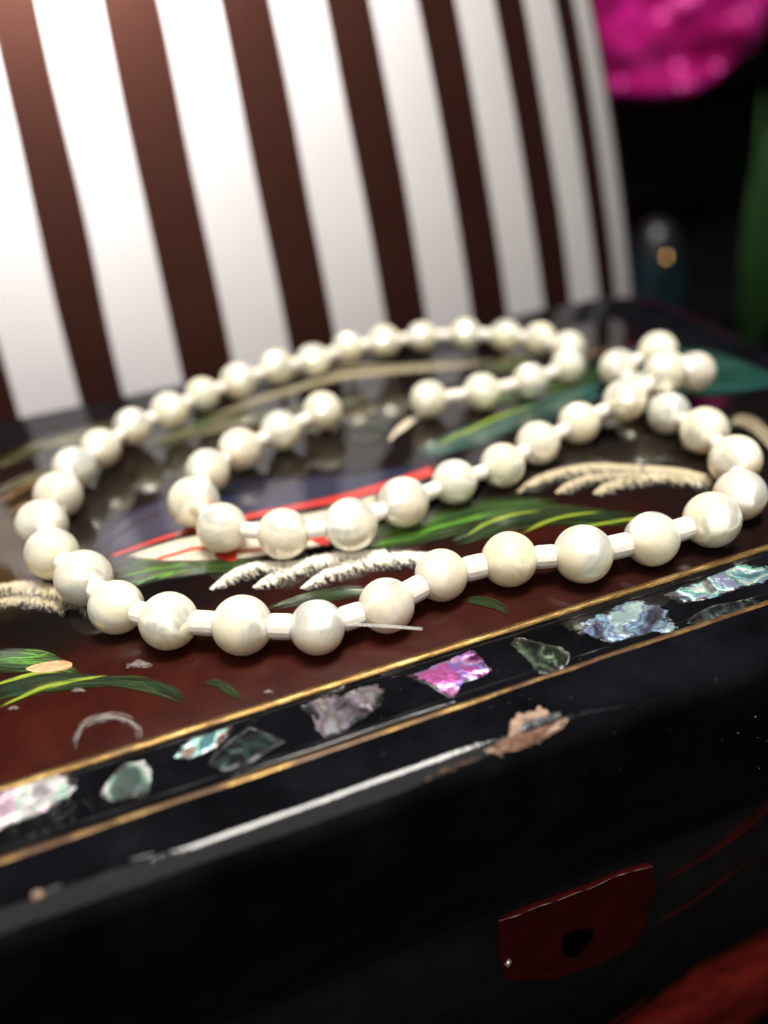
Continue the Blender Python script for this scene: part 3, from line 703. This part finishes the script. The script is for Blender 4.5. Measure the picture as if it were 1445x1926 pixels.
# --- lock plate on the body's front, with its keyhole
def front_pt(px, py, lift=0.0):
    p = at_y(px, py, BODY_Y); return Vector((p.x, BODY_Y-lift, p.z))
M_PLATE = plain('dark_red_lock_plate', (0.046, 0.0026, 0.0020), 0.85, scale=160, var=0.45, bump=0.3, Specular_IOR_Level=0.08)
def plate():
    top = [(935, 1722), (970, 1712), (1005, 1697), (1040, 1686), (1075, 1672), (1110, 1660), (1150, 1641), (1190, 1629), (1222, 1621)]
    outline = [front_pt(x, y) for x, y in top] + [front_pt(1228, 1660), front_pt(1205, 1745), front_pt(1190, 1772), front_pt(1120, 1806), front_pt(1040, 1834), front_pt(950, 1838), front_pt(934, 1790)]
    hole = [front_pt(x, y) for x, y in [(1056, 1752), (1070, 1744), (1090, 1740), (1112, 1738), (1110, 1756), (1100, 1768), (1082, 1788), (1062, 1792), (1052, 1775)]]
    c = sum(hole, Vector())/len(hole)
    def resample(pl, n=64):
        out = []
        for k in range(n):        # the outline seen from the keyhole's centre, one point per direction
            a = 2*math.pi*k/n; d = Vector((math.cos(a), 0, math.sin(a))); best = 0
            for i in range(len(pl)):
                p, q = pl[i]-c, pl[(i+1) % len(pl)]-c; e = q-p
                den = d.x*e.z-d.z*e.x
                if abs(den) < 1e-12: continue
                t = (p.x*e.z-p.z*e.x)/den; s = (p.x*d.z-p.z*d.x)/den
                if t > 0 and -1e-6 <= s <= 1+1e-6: best = max(best, t)
            out.append(c+d*best)
        return out
    O, H = resample(outline), resample(hole); n = 64; T = 0.0007
    v = [p for p in O] + [p+Vector((0, -T, 0)) for p in O] + [p+Vector((0, -T, 0)) for p in H] + [p for p in H]
    f = []
    for r in range(3):
        for k in range(n): f.append((r*n+k, r*n+(k+1) % n, (r+1)*n+(k+1) % n, (r+1)*n+k))
    o = link_mesh('lock_plate', v, f, M_PLATE, body, smooth=False)
    o['label'] = 'dark red lock plate with a keyhole and a ragged upper edge'
    tp = [front_pt(x, y, T+0.0001) for x, y in top]
    vv, ff = tube(catmull(tp, 60), lambda t: 0.00007*max(0.05, 0.5+1.6*noise.noise(Vector((t*16, 2, 0)))))
    link_mesh('plate_ragged_edge', vv, ff, plain('pale_ragged_edge', (0.20, 0.14, 0.11), 0.5, scale=900), body)
    rv, rf = tube([front_pt(948, 1800, T), front_pt(952, 1800, T+0.0005)], 0.0006, 10)
    link_mesh('plate_nail', rv, rf, plain('dull_nail', (0.5, 0.42, 0.35), 0.4, 0.8), body)
    kv = [p+Vector((0, -T-0.00004, 0)) for p in [q+(q-c)*0.04 for q in H]]
    link_mesh('keyhole', kv, [tuple(range(n))], plain('keyhole_shade', (0.0008, 0.001, 0.001), 0.95, Specular_IOR_Level=0.02), body)  # flat black face over the hole stands in for the shade inside
plate()
M_REDP = paint_mat('red_reflection_streak', (0.05, 0.003, 0.002), (0.16, 0.009, 0.006), (3, 4), 1.0, 0.5, 0.5, 0.8)  # thin red streaks reflected in the front lacquer, put in as colour
M_REDB = paint_mat('red_reflection_band', (0.26, 0.008, 0.005), (0.75, 0.045, 0.026), (2, 3), 1.0, 0.35, 0.4, 1.0)  # broad red reflection low on the box front, also painted on
def front_map(x, y, z): return front_pt(x, y, 0.0003)
stroke('painted_reflection_streak', [(1215, 1672), (1280, 1634), (1340, 1596), (1400, 1552), (1470, 1494)], 26, M_REDP, (0.3, 0.7, 1.5), where=front_map, parent=body)
stroke('painted_reflection_band', [(1120, 1990), (1230, 1925), (1340, 1872), (1440, 1815), (1560, 1740)], 170, M_REDB, (0.6, 1, 0.8), where=front_map, parent=body)
stroke('painted_reflection_streak', [(1215, 1740), (1290, 1700), (1360, 1650), (1440, 1596)], 14, M_REDP, (0.4, 1, 0.6), where=front_map, parent=body)

# ------------------------------------------------------------------ pearl necklace
Fb = [(597,1180,99),(455.6,1176,109),(317.6,1168,105),(219,1142,98),(158,1087,102),(98,1041,94),(79,986.5,91),(110,931,86),(140.5,880,81),(190,842.5,73),(249,802,69),(319,772,70),(381,742,63),(448,716.5,68),(522,690,65),(589.5,678,61),(654,654,56),(723,642,59),(794,633,54),(876,628,56),(951,631,58),(1015.5,637,60),(1068.6,654,62),(1068.6,688,63),(997,716,64),(906,737,70),(807,751,70)]
Ib = [(607,773,74),(528,810,75),(451.6,844.5,81),(391,885,83),(365,944,93),(418,992.5,91),(533,1004,93),(660,986.5,97),(759,944,92),(855,906,85),(945,875,84),(1012,833,82),(1089,795.6,77)]
Cl = [(1175,752,84,0.0030),(1251,700,72,0.0060),(1307,699,73,0.0030),(1238,659,66,0.0040),(1163,692,72,0.0010),(1207.5,736.5,74,0.0),(1258,777,78,0.0)]   # the little loop crosses over itself
Ie = [(1325,810,86),(1383,866,92),(1392,931,92),(1339,977.5,101),(1226,1013.6,98),(1097,1042,106),(958,1052,100),(830,1082,95),(727,1139,100)]
seq = [(*b, 0.0) for b in reversed(Fb)][:0]
chain = [(*b, 0.0) for b in Ib] + Cl + [(*b, 0.0) for b in Ie] + [(*b, 0.0) for b in Fb]      # one end of the strand to the other
def fit_size(x, y): return 9.137e-3*(x-PCX) + 9.538e-2*(y-PCY) + 90.76
neck = empty('pearl_necklace', tuple(at(760, 960, 0)))
tag(neck, 'cream mother-of-pearl bead necklace lying in loops on the painted lid', 'necklace')
noff = -Vector(neck.location)
LID_TOP = 0.00016
pearls = [pearl_mat('pearl_cream', [(0.80, 0.73, 0.60), (0.88, 0.84, 0.74), (0.94, 0.92, 0.86), (0.97, 0.96, 0.93)]),
          pearl_mat('pearl_silver', [(0.74, 0.69, 0.62), (0.82, 0.79, 0.74), (0.91, 0.90, 0.87), (0.97, 0.97, 0.95)])]
def bead_mesh(mat, seed):
    bm = bmesh.new(); bmesh.ops.create_uvsphere(bm, u_segments=40, v_segments=28, radius=1.0)
    for v in bm.verts:
        v.co *= 1 + 0.010*noise.noise(v.co*1.3+Vector((seed, 0, 0)))
        rr = math.hypot(v.co.x, v.co.y)
        if rr < 0.22: v.co.z *= 0.985 if rr > 0.1 else 0.90     # drilled ends
    me = bpy.data.meshes.new('bead'); bm.to_mesh(me); bm.free()
    for p in me.polygons: p.use_smooth = True
    me.materials.append(mat); return me
bmeshes = [bead_mesh(pearls[k % 2], k*11.3) for k in range(4)]
def spacer_mesh():
    """Short fluted tube, axis Z, radius 1, half-length 1."""
    n = 28; prof = [(0.30, -0.96), (0.82, -1.0), (0.96, -0.90), (1.0, -0.6), (1.0, 0.6), (0.96, 0.90), (0.82, 1.0), (0.30, 0.96)]
    v, f = [], []
    for r, z in prof:
        for k in range(n):
            a = 2*math.pi*k/n; q = r*(1-0.022*(k % 2)*(1 if r > 0.9 else 0.4)); v.append((q*math.cos(a), q*math.sin(a), z))
    for i in range(len(prof)-1):
        for k in range(n): f.append((i*n+k, i*n+(k+1) % n, (i+1)*n+(k+1) % n, (i+1)*n+k))
    f.append(tuple(range(n))[::-1]); f.append(tuple((len(prof)-1)*n+k for k in range(n)))
    me = bpy.data.meshes.new('spacer_bead'); me.from_pydata(v, [], f); me.update()
    m = NT('ribbed_shell'); o = m.obj()
    nn = m.noise(m.mapping(o, (6, 6, 0.5)), 2.2, 3)
    m.color(m.ramp(nn, [(0.3, (0.68, 0.61, 0.53)), (0.7, (0.88, 0.84, 0.77))]).outputs[0])
    m.set(Roughness=0.42); m.b.inputs['Subsurface Weight'].default_value = 0.35
    m.b.inputs['Subsurface Radius'].default_value = (1.0, 0.75, 0.5); m.b.inputs['Subsurface Scale'].default_value = 0.0015
    me.materials.append(m.m); return me
SPM = spacer_mesh()
cents = []
rb = random.Random(5)
for i, (x, y, s, el) in enumerate(chain):
    near = max(0.0, min(1.0, (s-70)/25))
    q = s/fit_size(x, y)-1
    k = 1 + q*(0.9 if q < 0 else 0.35+0.55*near)
    k = max(0.89, min(1.08, k)) if el == 0 else 1.0
    r = BEAD_D/2*k*(1.045 if el == 0 and s > 85 else 1.0)
    c = at(x, y, LID_TOP+r+el)
    cents.append((c, r))
for i, (c, r) in enumerate(cents):
    o = bpy.data.objects.new('bead', bmeshes[rb.randrange(4)]); COL.objects.link(o); o.parent = neck
    o.location = c+noff
    # drill axis follows the strand, then a free spin about it
    a = cents[max(i-1, 0)][0]; b = cents[min(i+1, len(cents)-1)][0]
    ax = (b-a).normalized()
    q = ax.to_track_quat('Z', 'Y'); 
    from mathutils import Quaternion
    o.rotation_mode = 'QUATERNION'; o.rotation_quaternion = q @ Quaternion((0, 0, 1), rb.uniform(0, 6.28))
    o.scale = (r, r, r)
for i in range(len(cents)-1):
    (a, ra), (b, rb_) = cents[i], cents[i+1]
    d = b-a; L = d.length; u = d/L; gap = L-ra-rb_
    if gap < -0.0002 and gap < 0: gap = 0.0
    spr = (0.00182 if min(chain[i][2], chain[i+1][2]) > 93 else 0.00138)*rb.uniform(0.93, 1.05)
    half = max(0.0004, min(gap/2+0.00035, 0.0022))
    mid = a + u*(ra+(L-ra-rb_)/2)
    cnt = 1
    if gap > 0.0046: cnt = 2; half = min(gap/4+0.0001, 0.0022)
    for j in range(cnt):
        o = bpy.data.objects.new('spacer_bead', SPM); COL.objects.link(o); o.parent = neck
        p = mid if cnt == 1 else mid + u*(half*(-1 if j == 0 else 1))
        o.location = p+noff; o.rotation_mode = 'QUATERNION'
        o.rotation_quaternion = u.to_track_quat('Z', 'Y') @ Quaternion((0, 0, 1), rb.uniform(0, 6.28))
        o.scale = (spr, spr, half)
mN = NT('clear_nylon'); mN.set(Roughness=0.18, IOR=1.5); mN.b.inputs['Transmission Weight'].default_value = 0.55
mN.b.inputs['Base Color'].default_value = (0.92, 0.9, 0.88, 1)
path = []
for i, (c, r) in enumerate(cents): path.append(c)
v, f = tube([p+noff for p in path], 0.00018, 6)
link_mesh('thread', v, f, mN.m, neck)
for (x0, y0), (x1, y1) in (((640, 1172), (795, 1181.5)), ((640, 1175), (795, 1184.5))):
    pts = [at(x0, y0, 0.0042), at((x0+x1)/2, (y0+y1)/2-1, 0.0040), at(x1, y1, 0.0036)]
    v, f = tube([p+noff for p in catmull(pts, 16)], 0.00007, 8)
    o = link_mesh('thread_end', v, f, mN.m, neck); o['label'] = 'loose clear nylon thread end'

# ------------------------------------------------------------------ striped bag behind
SX, SA, SB, SK1, SK2, SPH, SPER, SDUTY, SYF = 0.0242, 0.1672, 0.0750, -1.2593, -4.2, -0.0284, 0.0293, 0.5358, 0.207
def stripe_box():
    """A soft oval bag: oval footprint, walls that draw in towards the top, printed stripes even along the girth."""
    root = empty('striped_bag', (SX, SYF+SB, TABLE_Z))
    tag(root, 'oval bag with dark brown and white vertical stripes standing behind the lacquered box', 'bag')
    mw = NT('white_stripe_print'); o = mw.obj(); n = mw.noise(o, 900, 3); n2 = mw.noise(o, 14, 3)
    mw.color(mw.ramp(n2, [(0.3, (0.49, 0.47, 0.48)), (0.7, (0.55, 0.53, 0.54))]).outputs[0]); mw.set(Roughness=0.6); mw.b.inputs['Specular IOR Level'].default_value = 0.2
    mw.link(mw.bump(n, 0.15, 0.0002), mw.b.inputs['Normal'])
    mb = NT('brown_stripe_print'); o = mb.obj(); n = mb.noise(o, 900, 3); n2 = mb.noise(o, 25, 4)
    mb.color(mb.ramp(n2, [(0.3, (0.012, 0.0036, 0.0030)), (0.7, (0.018, 0.0054, 0.0043))]).outputs[0]); mb.set(Roughness=0.55); mb.b.inputs['Specular IOR Level'].default_value = 0.45; mb.b.inputs['Specular Tint'].default_value = (1.0, 0.45, 0.32, 1)
    mb.link(mb.bump(n, 0.15, 0.0002), mb.b.inputs['Normal'])
    # girth as a function of the oval's parameter, zero at the middle of the front
    NT_ = 4000; acc = [0.0]; pr = None; pos = []
    for k in range(NT_+1):
        t = 2*math.pi*k/NT_; q = (SA*math.sin(t), -SB*math.cos(t)); pos.append(q)
        if k: acc.append(acc[-1]+math.hypot(q[0]-pos[k-1][0], q[1]-pos[k-1][1]))
    G = acc[-1]; NP = round(G/SPER); per = SPER
    def at_girth(g):
        g %= G
        lo, hi = 0, NT_
        while hi-lo > 1:
            m = (lo+hi)//2
            if acc[m] <= g: lo = m
            else: hi = m
        t = (g-acc[lo])/(acc[lo+1]-acc[lo]); a, b = pos[lo], pos[lo+1]
        return a[0]+(b[0]-a[0])*t, a[1]+(b[1]-a[1])*t
    ang = []; last = SPH+G
    k = 0
    while SPH+k*per < last-1e-6:
        a0 = SPH+k*per; a1 = min(a0+per*SDUTY, last); a2 = min(a0+per, last)
        for s_ in range(4): ang.append((a0+(a1-a0)*s_/4, 0))
        if a1 < last:
            for s_ in range(4): ang.append((a1+(a2-a1)*s_/4, 1))
        k += 1
    fp = [at_girth(g) for g, _ in ang]
    rows = []
    z = TABLE_Z+0.001
    while z < 0.0925: rows.append((z, 1+SK1*z+SK2*z*z)); z += 0.006
    z0, s0 = rows[-1]
    for q in range(1, 9):
        t = q/8*math.pi/2; rows.append((z0+0.016*math.sin(t), s0*(1-0.30*(1-math.cos(t)))))
    n = len(ang); v, f, mi = [], [], []
    for z, s_ in rows:
        for g, _ in ang:
            x, y = at_girth(g + 0.0005*noise.noise(Vector((z*28, g*60, 0.5)))); w_ = 1+0.004*noise.noise(Vector((x*14, y*14, z*14)))
            v.append((x*s_*w_, y*s_*w_, z-TABLE_Z))
    for i in range(len(rows)-1):
        for k in range(n):
            f.append((i*n+k, i*n+(k+1) % n, (i+1)*n+(k+1) % n, (i+1)*n+k)); mi.append(ang[k][1])
    o = link_mesh('striped_wall', v, f, [mw.m, mb.m], root)
    for p, q in zip(o.data.polygons, mi): p.material_index = q
    z, s_ = rows[-1]
    link_mesh('top', [(x*s_, y*s_, z-TABLE_Z) for x, y in fp], [tuple(range(n))], mb.m, root)
    zv, zf = tube([Vector((x, 0, z-TABLE_Z+0.001)) for x in (-0.09, -0.03, 0.03, 0.09)], 0.002)
    link_mesh('zip', zv, zf, plain('brown_zip', (0.05, 0.03, 0.02), 0.5), root)
stripe_box()

# ------------------------------------------------------------------ dim things in the dark behind
def cloth():
    root_y = 0.52
    nx, nz = 70, 60; v, f = [], []
    bottom = [(1040, 176), (1120, 190), (1200, 192), (1290, 188), (1340, 170), (1385, 128), (1430, 70), (1475, 0), (1540, -60)]
    bl = catmull([at_y(x, y, root_y) for x, y in bottom], nx)
    for i, b in enumerate(bl):
        for j in range(nz+1):
            t = j/nz
            p = Vector((b.x, root_y, b.z + t*0.10))
            w1 = noise.noise(Vector((p.x*9, p.z*9, 1.0))); w2 = noise.noise(Vector((p.x*24+p.z*14, p.z*22-p.x*9, 4.0))); w3 = math.sin(p.x*46+p.z*20+w1*4)
            p.y += 0.020*w1 + 0.016*w2 + 0.008*math.sin(p.x*62+p.z*40+5*w1) + 0.010*noise.noise(Vector((p.x*52, p.z*60, 2.0))) + 0.005*abs(noise.noise(Vector((p.x*95, p.z*80, 7.0))))
            p.x += 0.006*w2
            if t < 0.06: p.y += 0.010*(1-t/0.06)
            v.append(p)
    for i in range(nx):
        for j in range(nz):
            k = i*(nz+1)+j; f.append((k, k+nz+1, k+nz+2, k+1))
    m = NT('magenta_satin'); o = m.obj(); n = m.noise(o, 60, 4)
    m.color(m.ramp(n, [(0.3, (0.34, 0.003, 0.085)), (0.7, (0.62, 0.012, 0.28))]).outputs[0]); m.set(Roughness=0.24); m.b.inputs['Specular IOR Level'].default_value = 1.0
    m.b.inputs['Sheen Weight'].default_value = 0.5; m.b.inputs['Sheen Tint'].default_value = (1, 0.15, 0.7, 1)
    m.b.inputs['Specular Tint'].default_value = (1.0, 0.25, 0.75, 1)
    o = link_mesh('magenta_cloth', v, f, m.m)
    sm = o.modifiers.new('thickness', 'SOLIDIFY'); sm.thickness = 0.0012
    tag(o, 'crumpled magenta satin cloth hanging in the dark behind', 'cloth')
cloth()
def plant():
    base = at_y(1440, 520, 0.36); base.z = TABLE_Z
    root = empty('green_plant', tuple(base)); tag(root, 'dim green leafy plant at the dark right-hand edge', 'plant')
    m = plain('green_leaf_skin', (0.010, 0.048, 0.006), 0.6, scale=90)
    for top, wd, bend in (((1418, 170), 0.005, -0.004), ((1440, 235), 0.012, 0.0), ((1490, 150), 0.020, 0.01), ((1405, 300), 0.006, -0.006)):
        tip = at_y(top[0], top[1], 0.36 + (0.015 if wd > 0.02 else 0.0))
        a = Vector((base.x + (tip.x-base.x)*0.2, base.y, TABLE_Z)); v, f = [], []
        for i in range(25):
            t = i/24; c = a.lerp(tip, t) + Vector((bend*math.sin(t*3.14), -0.012*math.sin(t*2.6), 0))
            hw = wd*math.sin(math.pi*min(1, 0.08+t*0.92))**0.7
            for j in (-1, -0.5, 0, 0.5, 1): v.append(c + Vector((hw*j, 0.35*hw*abs(j), 0)) - base)
        for i in range(24):
            for j in range(4): k = i*5+j; f.append((k, k+5, k+6, k+1))
        link_mesh('leaf', v, f, m, root).modifiers.new('thickness', 'SOLIDIFY').thickness = 0.0005
plant()
def jar():
    p = at_y(1232, 470, 0.36); root = empty('glass_jar', (p.x, 0.36, TABLE_Z))
    tag(root, 'small blurred blue-grey jar with a gold knob behind the box', 'jar')
    H = p.z - TABLE_Z
    prof = [(0.0, 0.0), (0.016, 0.0), (0.018, 0.004), (0.018, H*0.55), (0.017, H*0.8), (0.014, H*0.98), (0.0125, H*1.06), (0.010, H*1.14), (0.006, H*1.20), (0.0, H*1.22)]
    def lathe(pr, n=28):
        v, f = [], []
        for r, z in pr:
            for k in range(n): a = 2*math.pi*k/n; v.append((max(r, 1e-5)*math.cos(a), max(r, 1e-5)*math.sin(a), z))
        for i in range(len(pr)-1):
            for k in range(n): f.append((i*n+k, i*n+(k+1) % n, (i+1)*n+(k+1) % n, (i+1)*n+k))
        return v, f
    v, f = lathe(prof[:6]); link_mesh('jar_body', v, f, plain('teal_glaze', (0.004, 0.014, 0.020), 0.4, scale=60), root)
    v, f = lathe(prof[5:]); link_mesh('jar_neck', v, f, plain('grey_glaze', (0.009, 0.010, 0.014), 0.35, scale=60), root)
    bm = bmesh.new(); bmesh.ops.create_uvsphere(bm, u_segments=24, v_segments=16, radius=0.0032)
    q = at_y(1253, 488, 0.338)
    for vv in bm.verts: vv.co += q - Vector(root.location)
    me = bpy.data.meshes.new('gold_knob'); bm.to_mesh(me); bm.free()
    for pl in me.polygons: pl.use_smooth = True
    me.materials.append(plain('gold_metal', (0.9, 0.55, 0.22), 0.12, 1.0, scale=300, var=0.1))
    o = bpy.data.objects.new('gold_knob', me); COL.objects.link(o); o.parent = root
jar()
